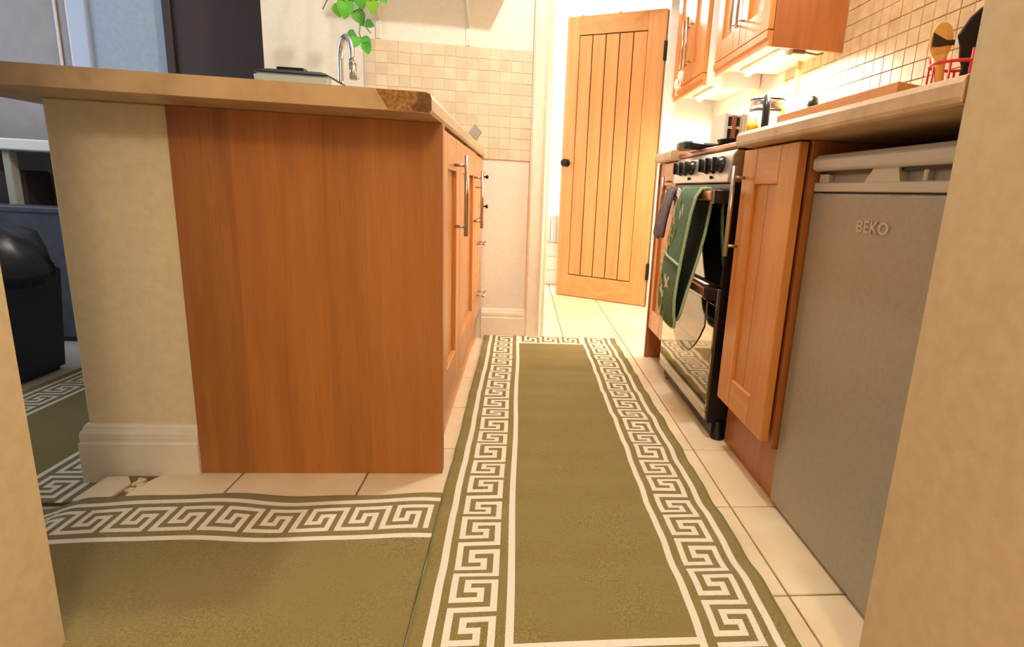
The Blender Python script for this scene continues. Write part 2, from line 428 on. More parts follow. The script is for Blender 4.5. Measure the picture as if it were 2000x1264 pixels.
for k in range(5):
    dbox(B(), ls+pw*k+.0036, ls+pw*(k+1)-.0036, bt+.006, HT-tp-.006, -.014, -.0035, .0015).out('plank', m_door, dr, True)
kb = B(); kx = L-.042; kz = .925
kb.lathe([(.026, 0), (.026, .004), (.018, .006)], (kx, 0, kz), 16, 0, 'Y').lathe([(.008, .004), (.008, .03)], (kx, 0, kz), 12, 0, 'Y').ell((kx, .045, kz), (.026, .018, .026))
for v in kb.bm.verts: v.co.y *= cs
kb.out('knob', m_iron, dr, True, 'round black iron knob')
for z in (.18, 1.56):
    hb = B(); dbox(hb, -.012, .004, z, z+.11, -.01, .012, .001); hb.tube([(0, cs*.006, z), (0, cs*.006, z+.11)], .006, 8)
    hb.out('hinge', m_iron, dr, True)
for x in (L*.45, L*.83): dbox(B(), x, x+.02, HT, HT+.008, -.03, -.01, .001).out('hook', m_iron, dr, True)

# bath beyond
bt_ = thing('bath', 'white bath with tiled side panel seen past the door edge', 'bath', (.2, 4.37, 0))
B().box(-.6, 1.15, 4.37, 4.40, 0, .34).out('side_panel', m_grw, bt_)
tmb = tilemesh(.20, .11, 0, 'tile', m_white, .002, .0015, .006)
for i in range(6):
    for j in range(3): inst('tile', tmb, bt_, (-.6+.2*i+.2-.4, -.006, .005+.112*j), (math.radians(90), 0, 0))
B().box(-.6, 1.15, 4.355, 4.47, .34, .40, .012, 0, 2).box(-.6, 1.15, 4.95, 5.1, .34, .40, .012, 0, 2).out('rim', m_pot, bt_)
tw = B(); n = 14
for i in range(n):
    x0 = .10+.018*i; f = lambda x: 4.340-.006*math.sin(x*60)
    zb = .36+.02*math.sin(x0*14); zb2 = .36+.02*math.sin((x0+.018)*14)
    tw.poly([(x0, f(x0), zb), (x0+.018, f(x0+.018), zb2), (x0+.018, f(x0+.018), .54), (x0, f(x0), .54)])
    tw.poly([(x0, f(x0), .54), (x0+.018, f(x0+.018), .54), (x0+.018, 4.40, .55), (x0, 4.40, .55)])
tb_ = tw.out('bath_towel', m_terra); md = tb_.modifiers.new('s', 'SOLIDIFY'); md.thickness = .012
tag(tb_, 'pale folded towel hanging over the bath rim', 'towel')

# ------------------------------------------------------------------ rugs
PAT = ["1111111", "1000000", "1011111", "1010001", "1011101", "1000101", "1111101", "0000001"]
U, V = .01236, .0115
def rug_color(x, y, W, Lr, ends=True):
    key0 = .057; k1 = key0+7*U; d = Lr-y
    for side in (0, 1):
        u = x if side == 0 else x
        if side == 0:
            if .028 <= x < .0425: return 1
            if key0 <= x < k1:
                c = min(6, int((x-key0)/U)); r = int(max(0, (d-.012))/V) % 8
                if d < .012 or y < .012: return 0
                return int(PAT[r][c])
            if k1+.017 <= x < k1+.031: return 1
        else:
            xr = W-x
            if .028 <= xr < .0425: return 1
            if key0 <= xr < k1:
                c = min(6, int((x-(W-k1))/U)); r = int(max(0, (d-.012))/V) % 8
                if d < .012 or y < .012: return 0
                return int(PAT[r][c])
            if k1+.017 <= xr < k1+.031: return 1
    if ends and k1+.031 <= x < W-k1-.031:
        for dd, far in ((d, 1), (y, 0)):
            if .016 <= dd < .016+7*U:
                c = min(6, int((dd-.016)/U))
                if not far: c = 6-c
                r = int((W-k1-.031-x)/.01245) % 8
                return int(PAT[r][c])
            if .016+7*U+.006 <= dd < .016+7*U+.020: return 1
    return 0
def make_rug(name, W, Lr, xf, label, group=None, ends=True):
    k1 = .057+7*U
    xs = {0, .006, .028, .0425, .057, k1+.017, k1+.031}; xs |= {.057+U*i for i in range(8)}
    xs |= {W-x for x in xs}
    x = k1+.031
    while x < W-k1-.031: xs.add(x); x += .01245
    ys = {0.0, .006, Lr-.006, Lr}; y = .012
    y = Lr-.012
    while y > .012: ys.add(y); y -= V
    for i in range(8): ys |= {.016+U*i, Lr-.016-U*i}
    ys |= {.016+7*U+.006, .016+7*U+.020, Lr-(.016+7*U+.006), Lr-(.016+7*U+.020)}
    def clean(s):
        s = sorted(s); o = [s[0]]
        for v in s[1:]:
            if v-o[-1] > 4e-4: o.append(v)
        return o
    xs, ys = clean(xs), clean(ys)
    bm = bmesh.new(); gr = []
    for y in ys:
        gr.append([bm.verts.new(xf(x, y, .0075)) for x in xs])
    for j in range(len(ys)-1):
        for i in range(len(xs)-1):
            f = bm.faces.new((gr[j][i], gr[j][i+1], gr[j+1][i+1], gr[j+1][i])); f.smooth = True
            cx_, cy_ = (xs[i]+xs[i+1])/2, (ys[j]+ys[j+1])/2
            f.material_index = rug_color(cx_, cy_, W, Lr, ends)
            if cx_ < .006 or cx_ > W-.006: f.material_index = 2
    # skirts
    def skirt(vs, pts):
        lo = [bm.verts.new(xf(x, y, 0)) for x, y in pts]
        for i in range(len(vs)-1):
            f = bm.faces.new((vs[i], vs[i+1], lo[i+1], lo[i])); f.material_index = 2
    skirt([r[0] for r in gr], [(0, y) for y in ys]); skirt([r[-1] for r in gr], [(W, y) for y in ys])
    skirt(gr[0], [(x, 0) for x in xs]); skirt(gr[-1], [(x, Lr) for x in xs])
    bmesh.ops.recalc_face_normals(bm, faces=bm.faces[:])
    me = bpy.data.meshes.new(name); bm.to_mesh(me); bm.free()
    for m in (m_olive, m_ivory, m_bind): me.materials.append(m)
    o = bpy.data.objects.new(name, me); C.objects.link(o)
    tag(o, label, 'rug', group); return o
def xf1(x, y, z):
    X = -.167+x; Y = .645+y
    zz = z*(1+0) + (.0030*(math.sin(Y*31+.6*math.sin(X*9))+.5*math.sin(Y*57)) + .0045)*(1 if z > 0 else 0)
    return (X+.0015*math.sin(Y*9), Y+.003*math.sin(X*5), zz+.0005)
make_rug('runner_rug', .661, 2.055, xf1, 'olive green runner with ivory Greek key border running between the cabinets to the far doorway')
def xf2(x, y, z):
    X = -1.50+y; top = max(0, 1-x/.35)
    wv = .0052*math.sin((X+.30)*13.5)+.003*math.sin(X*29+1)
    Y = 1.224-x+wv*top-.014*min(1, max(0, (-.945-X)/.10))*top
    t = min(1, max(0, (-.945-X)/.10)); t = t*t*(3-2*t); drop = -.0295*t
    zz = z+drop+.0005
    if z > 0: zz += (.0045*(1+math.sin((X+.30)*13.5+1.2)))*top*(1-t*.5)*min(1, x/.02+.3)
    return (X, Y, zz)
make_rug('runner_rug', .661, 1.331, xf2, 'olive Greek key runner lying crossways in front of the peninsula at lower left', ends=False)
def xf3(x, y, z):
    return (-1.668+x, 1.245+y, z-.030)
make_rug('runner_rug', .661, 1.7, xf3, 'olive Greek key runner in the dim side room beside the navy bin')

# ------------------------------------------------------------------ peninsula base cabinets (left run)
def bar_handle(parent, x_face, sgn, y, z0, z1, off=.032, r=.0062, horizontal=False, y1=None):
    b = B(); X = x_face+sgn*off
    if not horizontal:
        b.tube([(X, y, z0), (X, y, z1)], r, 12)
        ins = (z1-z0)*.12
        for z in (z0+ins, z1-ins): b.tube([(x_face-sgn*.001, y, z), (X, y, z)], r*.72, 10)
    else:
        b.tube([(X, y, z0), (X, y1, z0)], r, 12); ins = (y1-y)*.16
        for yy in (y+ins, y1-ins): b.tube([(x_face-sgn*.001, yy, z0), (X, yy, z0)], r*.72, 10)
    return b.out('handle', m_steel, parent)
def shaker_door(par, xf, sgn, y0, y1, z0, z1, sw=.075, rt=.085, rb=.085, th=.022, handle=None, planks=0, mv=None, mh=None):
    """door facing sgn*x with its outer face at x=xf; frame boards, recessed panel"""
    mv = mv or m_pine; mh = mh or m_pineh
    xb = xf-sgn*th
    def bx(b, ya, yb, za, zb, a, c, bev=.002):
        p, q = sorted((xf-sgn*a, xf-sgn*c)); return b.box(p, q, ya, yb, za, zb, bev)
    d = bx(B(), y0+sw-.004, y1-sw+.004, z0+rb-.004, z1-rt+.004, .012, th-.002, 0).out('door', mv, par)
    for ya, yb in ((y0, y0+sw), (y1-sw, y1)): bx(B(), ya, yb, z0, z1, 0, th).out('stile', mv, d)
    for za, zb in ((z0, z0+rb), (z1-rt, z1)): bx(B(), y0+sw+.0006, y1-sw-.0006, za, zb, 0.0003, th).out('rail', mh, d)
    if planks:
        pw = (y1-y0-2*sw)/planks
        for k in range(planks): bx(B(), y0+sw+pw*k+.001, y0+sw+pw*(k+1)-.001, z0+rb, z1-rt, .009, .014, .001).out('plank', mv, d)
    if handle:
        y, a, c = handle; bar_handle(d, xf, sgn, y, a, c)
    return d
pen = thing('base_cabinet', 'cherry-veneer panelled peninsula cabinet end with two pine doors and three drawers facing the rug', 'cabinet', (-.48, 2.0, 0))
B().box(-.779, -.187, 1.341, 1.361, 0, .8765, .0008).out('end_panel', m_panel, pen)
B().box(-.205, -.186, 1.3415, 1.372, .0, .876, .001).out('edge_post', m_carc, pen)
B().box(-.77, -.212, 1.362, 2.70, .10, .87).box(-.74, -.215, 1.362, 2.705, 0, .10).out('body', m_carc, pen)
B().box(-.232, -.214, 1.372, 2.70, 0.0, .148).out('plinth', m_pineh, pen)
shaker_door(pen, -.19, 1, 1.378, 1.738, .155, .868, .085, .09, .09, handle=(1.615, .598, .822))
shaker_door(pen, -.19, 1, 1.742, 2.296, .155, .868, .085, .09, .09, handle=(2.235, .578, .80))
zz = [.155, .385, .60, .735, .868]
for k in range(4):
    dw = B().box(-.212, -.19, 2.300, 2.698, zz[k]+.002, zz[k+1]-.002, .003).out('drawer', m_pineh, pen)
    if k < 2: bar_handle(dw, -.19, 1, 2.42, zz[k]+.11, 0, .03, .005, True, 2.56)
    else:
        kb = B(); kb.tube([(-.191, 2.655, zz[k]+.05), (-.170, 2.655, zz[k]+.05)], .004, 8).ell((-.166, 2.655, zz[k]+.05), (.007, .009, .009)); kb.out('knob', m_iron, dw)

# worktop of the peninsula: profile with rounded long edge, exposed chipboard end
wt = thing('worktop', 'tan laminate peninsula worktop with a broken edge strip showing chipboard at its corner', 'worktop', (-.6, 1.9, .877))
b = B()
rr = .012
prof = [(-1.16, .877), (-.190, .877), (-.185, .883), (-.185, .917-rr), (-.1885, .917-rr*.3), (-.197, .917), (-1.16, .917)]
b.prism(prof, 'Y', 1.180, 2.708)
b.out('board', m_wt, wt)
core = [(-.292, .916), (-.197, .916), (-.1885, .9135), (-.186, .906), (-.186, .884), (-.190, .8785), (-.268, .8785)]
B().prism(core, 'Y', 1.1782, 1.1805).out('exposed_core', m_chip, wt, label='bare chipboard where the edge strip has broken off')
B().prism([(-.212, .9155), (-.197, .9157), (-.189, .9132), (-.1865, .906), (-.1865, .884), (-.190, .879), (-.222, .879), (-.226, .888), (-.213, .897)], 'Y', 1.1774, 1.1784).out('stain', m_stain, wt, label='darkened corner of the bare chipboard')
B().prism([(-1.16, .8775), (-.268, .8775), (-.293, .9168), (-1.16, .9168)], 'Y', 1.1755, 1.1805).out('edge_strip', m_wt, wt)
B().box(-.21, -.196, 1.95, 2.42, .8715, .8775).out('underside_batten', m_stain, wt)

# ------------------------------------------------------------------ things on the peninsula worktop
tub = thing('food_container', 'pale blue container with dark lid and flat handle on the peninsula worktop', 'container', (-.68, 1.80, .917))
b = B(); seg = 4
def frustum(b, cx, cy, z0, z1, a0, b0, a1, b1, mi=0, bev=.01):
    bm = bmesh.new()
    r0 = [bm.verts.new((cx+sx*a0, cy+sy*b0, z0)) for sx, sy in ((-1, -1), (1, -1), (1, 1), (-1, 1))]
    r1 = [bm.verts.new((cx+sx*a1, cy+sy*b1, z1)) for sx, sy in ((-1, -1), (1, -1), (1, 1), (-1, 1))]
    for i in range(4): bm.faces.new((r0[i], r0[(i+1) % 4], r1[(i+1) % 4], r1[i]))
    bm.faces.new(r1); bm.faces.new(r0[::-1]); bmesh.ops.recalc_face_normals(bm, faces=bm.faces[:])
    if bev: bmesh.ops.bevel(bm, geom=bm.edges[:], offset=bev, segments=2, affect='EDGES')
    b.merge(bm, mi); return b
frustum(B(), -.668, 1.83, .917, 1.030, .100, .07, .108, .08).out('tub', m_clear, tub)
frustum(B(), -.668, 1.83, 1.026, 1.039, .108, .082, .080, .06, 0, .004).out('lid', m_smoke, tub)
B().box(-.725, -.645, 1.79, 1.82, 1.038, 1.050, .004, 0, 2).out('handle', m_black, tub)

tap = thing('kitchen_tap', 'tall chrome gooseneck tap standing behind the peninsula worktop edge', 'tap', (-.728, 2.40, .917))
b = B(); b.lathe([(.026, 0), (.026, .008), (.018, .014), (.016, .05)], (-.728, 2.40, .917), 18); b.out('base', m_chrome, tap)
pts = [(-.728, 2.40, .95), (-.729, 2.40, 1.12), (-.728, 2.40, 1.19)]
for k in range(1, 13):
    a = math.pi*k/12; pts.append((-.728+.031*(1-math.cos(a)), 2.40-.03*(1-math.cos(a)), 1.20+.075*math.sin(a)))
pts.append((-.664, 2.338, 1.17))
B().tube(pts, .0115, 14).out('spout', m_chrome, tap)
B().tube([(-.664, 2.338, 1.175), (-.663, 2.338, 1.115)], [.014, .013], 14).tube([(-.656, 2.33, 1.125), (-.640, 2.32, 1.118)], .005, 8).out('nozzle', m_steel, tap)
B().tube([(-.715, 2.40, .965), (-.680, 2.395, .985)], .007, 10).tube([(-.680, 2.395, .985), (-.665, 2.39, 1.03)], .005, 8).out('lever', m_chrome, tap)

pc = B(); pc.prism([(-1.10, 1.655), (-1.03, 1.66), (-1.02, 1.70), (-1.09, 1.70)], 'Z', .917, .930)
pc.prism([(-1.125, .93), (-1.118, .953), (-1.075, .937), (-1.06, .93)], 'Y', 1.66, 1.70)
tag(pc.out('phone_stand', m_black), 'small black wedge-shaped stand at the back of the peninsula worktop', 'stand')

# socket / grey switch plate on the side of the far splashback
sp_ = B(); sp_.prism([(-.255, .985), (-.225, .945), (-.198, .988), (-.226, 1.020)], 'Y', 2.693, 2.7025, 0, .001)
tag(sp_.out('tile_sticker', mplain('grey_plate', hx(166,156,146), .5)), 'small grey diamond-shaped plate stuck on the mosaic splashback', 'plate')

# ------------------------------------------------------------------ shelf with plant on far wall
sh = thing('wall_shelf', 'white shelf on metal brackets above the mosaic splashback', 'shelf', (-.45, 2.6, 1.60))
B().box(-.672, -.089, 2.51, 2.709, 1.590, 1.610, .002).out('board', m_white, sh)
for x in (-.655, -.264):
    b = B(); b.box(x-.011, x+.011, 2.704, 2.709, 1.355, 1.59, .001).box(x-.009, x+.009, 2.53, 2.706, 1.582, 1.5895, .001)
    b.tube([(x, 2.704, 1.43), (x, 2.63, 1.51), (x, 2.55, 1.582)], .006, 8)
    b.ell((x, 2.703, 1.375), (.003, .002, .003)).ell((x, 2.703, 1.42), (.003, .002, .003))
    b.out('bracket', m_fitting, sh)
pot = thing('trailing_plant', 'green heart-leaved plant trailing down from the shelf over the tap', 'plant', (-.62, 2.58, 1.610))
B().lathe([(.045, 0), (.06, .09), (.066, .10), (.06, .102), (.055, .09)], (-.60, 2.585, 1.610), 20).out('pot', m_pot, pot)
def leafmesh(name, mat):
    bm = bmesh.new(); n = 9; rows = []
    out = [(0, .0), (.30, -.08), (.46, .10), (.48, .32), (.38, .58), (.20, .82), (0, 1.0)]
    for i, (wd, t) in enumerate(out):
        z = -.10*t*t
        if wd == 0: rows.append([bm.verts.new((0, t, z))])
        else: rows.append([bm.verts.new((-wd, t, z+.10*wd)), bm.verts.new((0, t+.0, z)), bm.verts.new((wd, t, z+.10*wd))])
    for a, c in zip(rows, rows[1:]):
        if len(a) == 1: bm.faces.new((a[0], c[1], c[0])); bm.faces.new((a[0], c[2], c[1]))
        elif len(c) == 1: bm.faces.new((a[0], a[1], c[0])); bm.faces.new((a[1], a[2], c[0]))
        else: bm.faces.new((a[0], a[1], c[1], c[0])); bm.faces.new((a[1], a[2], c[2], c[1]))
    for f in bm.faces: f.smooth = True
    bmesh.ops.recalc_face_normals(bm, faces=bm.faces[:])
    me = bpy.data.meshes.new(name); bm.to_mesh(me); bm.free(); me.materials.append(mat); return me
lm1, lm2 = leafmesh('leaf', m_leaf), leafmesh('leaf', m_leaf2)
def vine(pts): B().tube(pts, .0022, 6).out('stem', m_stem, pot)
vine([(-.62, 2.55, 1.70), (-.74, 2.49, 1.70), (-.755, 2.46, 1.60), (-.75, 2.45, 1.50), (-.735, 2.45, 1.42), (-.715, 2.45, 1.37)])
vine([(-.62, 2.55, 1.70), (-.68, 2.49, 1.70), (-.66, 2.45, 1.58), (-.665, 2.45, 1.45), (-.66, 2.45, 1.35), (-.667, 2.45, 1.31), (-.655, 2.45, 1.275)])
vine([(-.62, 2.55, 1.70), (-.64, 2.50, 1.70), (-.60, 2.47, 1.60), (-.60, 2.46, 1.48), (-.598, 2.46, 1.40)])
vine([(-.665, 2.45, 1.34), (-.64, 2.44, 1.335), (-.62, 2.44, 1.31)])
vine([(-.75, 2.45, 1.46), (-.79, 2.46, 1.42), (-.81, 2.47, 1.39)])
LV = [(-.755, 1.475, .050, 200, 0), (-.738, 1.40, .05, 172, 1), (-.703, 1.412, .066, 188, 0), (-.672, 1.385, .055, 150, 0), (-.69, 1.46, .055, 175, 0),
      (-.655, 1.44, .055, 165, 0), (-.635, 1.478, .05, 200, 0), (-.598, 1.47, .055, 170, 0), (-.602, 1.42, .05, 185, 1), (-.575, 1.45, .042, 150, 0),
      (-.632, 1.345, .034, 110, 0), (-.664, 1.285, .045, 200, 0), (-.648, 1.29, .042, 140, 0), (-.636, 1.268, .042, 165, 0), (-.675, 1.30, .034, 240, 0),
      (-.72, 1.50, .055, 185, 1), (-.775, 1.53, .05, 210, 0), (-.66, 1.52, .055, 170, 0), (-.62, 1.54, .055, 190, 0), (-.70, 1.56, .06, 180, 0)]
for i, (x, z, s, a, k) in enumerate(LV):
    o = inst('leaf', lm2 if k else lm1, pot, Vector((x, 2.435-.012*(i % 3), z))-pot.location)
    # leaf plane roughly facing the camera, tip pointing down by angle a
    o.rotation_euler = (math.radians(90+random.uniform(-22, 22)), math.radians(a), math.radians(random.uniform(-22, 22)))
    o.rotation_mode = 'XYZ'
    mt = Matrix.Rotation(math.radians(random.uniform(-25, 25)), 4, 'Z') @ Matrix.Rotation(math.radians(random.uniform(-25, 20)), 4, 'X') @ Matrix.Rotation(math.radians(a), 4, 'Y') @ Matrix.Rotation(math.radians(90), 4, 'X')
    o.matrix_basis = Matrix.Translation(o.location) @ mt @ Matrix.Diagonal((s, s, s, 1))

# ------------------------------------------------------------------ right run: near base cabinet
cab = thing('base_cabinet', 'orange pine base cabinet with long bar handle, beside the silver fridge', 'cabinet', (.9, 1.38, 0))
B().box(.634, 1.18, 1.208, 1.224, .140, .879, .001).out('end_panel', m_carc, cab)
B().box(.64, 1.18, 1.226, 1.545, .15, .876).out('body', m_carc, cab)
B().box(.654, .672, 1.206, 1.545, 0, .15, .001).out('plinth', m_carc, cab)
shaker_door(cab, .606, -1, 1.214, 1.525, .158, .876, .088, .092, .085, planks=2, handle=(1.505, .585, .832))
# far base cabinet
fc = thing('base_cabinet', 'narrow pine base cabinet beyond the cooker next to the back doorway', 'cabinet', (.9, 2.32, 0))
B().box(.592, 1.18, 2.432, 2.448, 0, .879, .001).out('end_panel', m_carc, fc)
B().box(.625, 1.18, 2.185, 2.432, .15, .876).out('body', m_carc, fc)
shaker_door(fc, .598, -1, 2.176, 2.445, .145, .876, .062, .09, .09, handle=(2.255, .66, .82))

# worktops, right
def wt_right(name, y0, y1, xf, label):
    b = B(); r = .012
    pts = [(1.188, .880), (xf+.008, .880), (xf+.002, .883), (xf, .890), (xf, .908), (xf+.004, .916), (xf+.013, .920), (1.188, .920)]
    b.prism(pts, 'Y', y0, y1)
    return tag(b.out(name, m_wt), label, 'worktop')
wt_right('worktop', .716, 1.500, .568, 'tan laminate worktop on the right over the fridge and pine cabinet')
wt_right('worktop', 2.176, 2.445, .568, 'short tan worktop beyond the cooker beside the doorway')

# ------------------------------------------------------------------ cooker
ck = thing('cooker', 'silver and black double-oven cooker with black control knobs', 'cooker', (.88, 1.87, 0))
cy0, cy1 = 1.572, 2.165
B().box(.622, 1.17, cy0, cy1, .055, .885, .003).out('body', m_blk2, ck)
# control panel, raked
b = B(); b.prism([(.585, .790), (.583, .800), (.592, .868), (.602, .884), (.66, .884), (.66, .790)], 'Y', cy0, cy1, 0, .003); b.out('control_panel', m_cooker, ck)
hob = B().prism([(.604, .886), (.600, .892), (.602, .903), (.61, .906), (1.17, .906), (1.17, .886)], 'Y', cy0-.045, cy1+.005, 0, .001).out('hob', m_brownrefl, ck)
for x, y in ((.78, 1.72), (.78, 2.02), (1.02, 1.72), (1.02, 2.02)):
    B().lathe([(.05, 0), (.05, .008), (.03, .012)], (x, y, .906), 18).out('burner', m_black, ck)
def knob(y, z=.842, r=.0245):
    b = B(); b.lathe([(r, 0), (r*1.02, -.006), (r*.86, -.012), (r*.80, -.024), (.0005, -.026)], (.590, y, z), 18, 0, 'X')
    b.box(.556, .572, y-.0045, y+.0045, z-.019, z+.021, .002); b.out('knob', m_black, ck)
for y in (2.075, 2.005, 1.935, 1.775, 1.71, 1.645): knob(y)
for y in (1.95, 1.715):
    B().tube([(.590, y, .806), (.577, y, .806)], .005, 8).out('button', m_black, ck)
# top oven door
B().box(.600, .625, cy0, cy1, .765, .788, .002).out('vent_gap', m_black, ck)
d1 = B().box(.598, .622, cy0+.004, cy1-.004, .485, .763, .002).out('oven_door', m_glass, ck)
hd = B(); hd.box(.548, .572, cy0+.03, cy1-.03, .735, .765, .005, 0, 2).out('handle', m_brownrefl, d1)
for y in (cy0+.005, cy1-.035): B().box(.552, .599, y, y+.03, .728, .768, .003).out('handle_bracket', m_black, d1)
d2 = B().box(.592, .622, cy0+.004, cy1-.004, .082, .478, .003).out('oven_door', m_mirror, ck)
B().box(.590, .594, cy0+.008, cy1-.008, .425, .474, .001).out('top_band', m_glass, d2)
w_ = []
ya, yb_ = cy0+.085, cy1-.075
for k in range(0, 13):
    t = k/12; w_.append((ya+(yb_-ya)*t, .425-.19*math.sin(math.pi*(t*.86+.07))**.55 - .03*math.sin(math.pi*t)))
B().prism([(ya, .425)]+w_+[(yb_, .425)], 'X', .589, .5925).out('window', m_mirror2, d2)
B().box(.556, .574, cy0+.03, cy1-.03, .447, .474, .004, 0, 2).out('handle', m_brownrefl, d2)
for y in (cy0+.006, cy1-.036): B().box(.558, .593, y, y+.03, .442, .478, .003).out('handle_bracket', m_black, d2)
B().box(.594, .622, cy0+.004, cy1-.004, .058, .079, .001).out('trim', m_steel, ck)
for x, y in ((.64, cy0-.02), (.64, cy1-.05), (1.1, cy0+.03), (1.1, cy1-.05)):
    B().lathe([(.022, 0), (.024, .006), (.016, .012), (.012, .056)], (x, y+.02, 0), 14).out('foot', m_black, ck)
B().box(.618, 1.17, cy0+.001, cy1, .010, .056).out('plinth', m_blk2, ck)
B().box(.600, .625, cy0-.002, cy0+.004, .05, .79).out('door_side', m_black, ck)

# pan on hob
pn = thing('frying_pan', 'dark frying pan on the hob with its flat handle over the front', 'pan', (.80, 2.02, .919))
B().lathe([(.085, 0), (.10, .03), (.102, .034), (.095, .03), (.082, .006), (.001, .005)], (.80, 2.02, .919), 24).out('body', m_iron, pn)
pb = B(); pb.prism([(.71, 2.005), (.64, 1.995), (.585, 1.965), (.560, 1.975), (.552, 2.02), (.560, 2.075), (.585, 2.085), (.64, 2.04), (.71, 2.03)], 'Z', .909, .936, 0, .006); pb.out('handle', m_black, pn)

# oven glove
def strip(side):
    pass
gl = thing('oven_glove', 'green double oven glove with flower and butterfly print hung over the oven handle', 'oven glove', (.56, 1.76, .77))
front = [(.562, .772), (.545, .770), (.530, .745), (.519, .69), (.511, .62), (.503, .55), (.497, .48), (.494, .42), (.497, .37), (.505, .335), (.515, .312)]
back = [(.562, .772), (.575, .770), (.581, .75), (.578, .70), (.570, .63), (.558, .56), (.545, .50), (.533, .45), (.523, .40), (.517, .36), (.517, .335)]
def glove_side(path, y0, y1, mats, name, mat, endround=True):
    fine = []
    for (xa, za), (xb, zb_) in zip(path, path[1:]):
        for k in range(3): fine.append((xa+(xb-xa)*k/3, za+(zb_-za)*k/3))
    path = fine+[path[-1]]
    bm = bmesh.new(); rows = []; n = len(path)
    for i, (x, z) in enumerate(path):
        t = i/(n-1); hw = (y1-y0)/2*(1+.14*t); 
        if t > .82: hw *= math.sqrt(max(.10, 1-((t-.82)/.19)**2))
        c = (y0+y1)/2+.025*t
        rows.append([bm.verts.new((x+.004*math.sin(3.1*j/6)*(-1), c+hw*(j/3-1), z)) for j in range(7)])
    for a, c in zip(rows, rows[1:]):
        for j in range(6): f = bm.faces.new((a[j], a[j+1], c[j+1], c[j])); f.smooth = True
    bmesh.ops.recalc_face_normals(bm, faces=bm.faces[:])
    b = B(); b.merge(bm); o = b.out(name, mat, gl)
    m = o.modifiers.new('s', 'SOLIDIFY'); m.thickness = .009; m.offset = 0
    m = o.modifiers.new('b', 'SUBSURF'); m.levels = 1; m.render_levels = 1
    # piping round the edge
    L_ = []; R_ = []
    for i, (x, z) in enumerate(path):
        t = i/(n-1); hw = (y1-y0)/2*(1+.14*t)
        if t > .82: hw *= math.sqrt(max(.10, 1-((t-.82)/.19)**2))
        c = (y0+y1)/2+.025*t
        L_.append((x, c-hw, z)); R_.append((x, c+hw, z))
    B().tube(L_+R_[::-1], .0052, 8).out('piping', m_piping, gl)
    return o
glove_side(front, 1.68, 1.86, None, 'front_pad', m_green)
glove_side(back, 1.68, 1.86, None, 'back_pad', m_lining)
# pocket seam and printed motifs (raised applique on the front pad)
def fx(z):
    for (x0, z0), (x1, z1) in zip(front, front[1:]):
        if z1 <= z <= z0: return x0+(x1-x0)*(z0-z)/(z0-z1) if z0 != z1 else x0
    return front[-1][0]
B().tube([(fx(.535)-.006, 1.685, .530), (fx(.545)-.009, 1.74, .538), (fx(.55)-.009, 1.82, .545), (fx(.55)-.006, 1.885, .555)], .0045, 8).out('pocket_hem', m_piping, gl)
def motif(y, z, pts, mat, s=1):
    b = B(); b.poly([(fx(z)-.0105, y+s*p, z+s*q) for p, q in pts]); o = b.out('printed_motif', mat, gl)
    m = o.modifiers.new('s', 'SOLIDIFY'); m.thickness = .0012; return o
petal = [(0, .012), (.006, .004), (.013, .001), (.006, -.004), (.005, -.012), (-.002, -.006), (-.011, -.007), (-.006, .001), (-.009, .009)]
bfly = [(0, .003), (.014, .016), (.018, .006), (.008, -.002), (.013, -.012), (.003, -.007), (0, -.010), (-.003, -.006), (-.012, -.009), (-.008, 0), (-.016, .010), (-.010, .014)]
leafp = [(0, .02), (.006, .008), (.003, -.010), (0, -.02), (-.005, -.008), (-.006, .006)]
for y, z, p, m, s in [(1.80, .72, leafp, m_lime, 1.1), (1.75, .70, leafp, m_cream, .8), (1.765, .685, leafp, m_cream, .7), (1.84, .69, leafp, m_cream, 1.0), (1.82, .66, petal, m_ylw, 1.0), (1.835, .62, petal, m_ylw, 1.2),
                       (1.83, .59, petal, m_ylw, 1.1), (1.79, .63, leafp, m_lime, 1.2), (1.84, .565, leafp, m_cream, 1.1), (1.80, .60, leafp, m_lime, 1), (1.86, .47, petal, m_ylw, 1.2), (1.775, .46, bfly, m_cream, 1.4),
                       (1.83, .43, petal, m_cream, 1.1), (1.84, .45, petal, m_ylw, .8), (1.81, .415, petal, m_cream, .9), (1.82, .38, leafp, m_lime, 1.4), (1.80, .35, leafp, m_lime, 1.1), (1.845, .355, leafp, m_cream, .7)]:
    motif(y, z, p, m, s*1.25)
B().prism([(1.845, .735), (1.875, .745), (1.865, .772), (1.838, .765)], 'X', .522, .526).out('care_label', m_label, gl)

gc = B(); n = 12
path = [(.575, .70), (.58, .755), (.565, .773), (.548, .765), (.535, .72), (.525, .67), (.517, .62), (.515, .585)]
bm = bmesh.new(); rows = []
for i, (x, z) in enumerate(path):
    t = i/(len(path)-1); hw = .048+.012*t
    rows.append([bm.verts.new((x-.008*math.sin(j*1.9+t*3)*t, 2.03+.02*t+hw*(j/3-1), z+.006*math.sin(j*1.3))) for j in range(7)])
for a, c in zip(rows, rows[1:]):
    for j in range(6): f = bm.faces.new((a[j], a[j+1], c[j+1], c[j])); f.smooth = True
gc.merge(bm); o = gc.out('tea_towel', m_grey)
m = o.modifiers.new('s', 'SOLIDIFY'); m.thickness = .016; m.offset = 0
m = o.modifiers.new('b', 'SUBSURF'); m.levels = 2; m.render_levels = 2
tag(o, 'crumpled grey cloth over the oven handle behind the green glove', 'cloth')

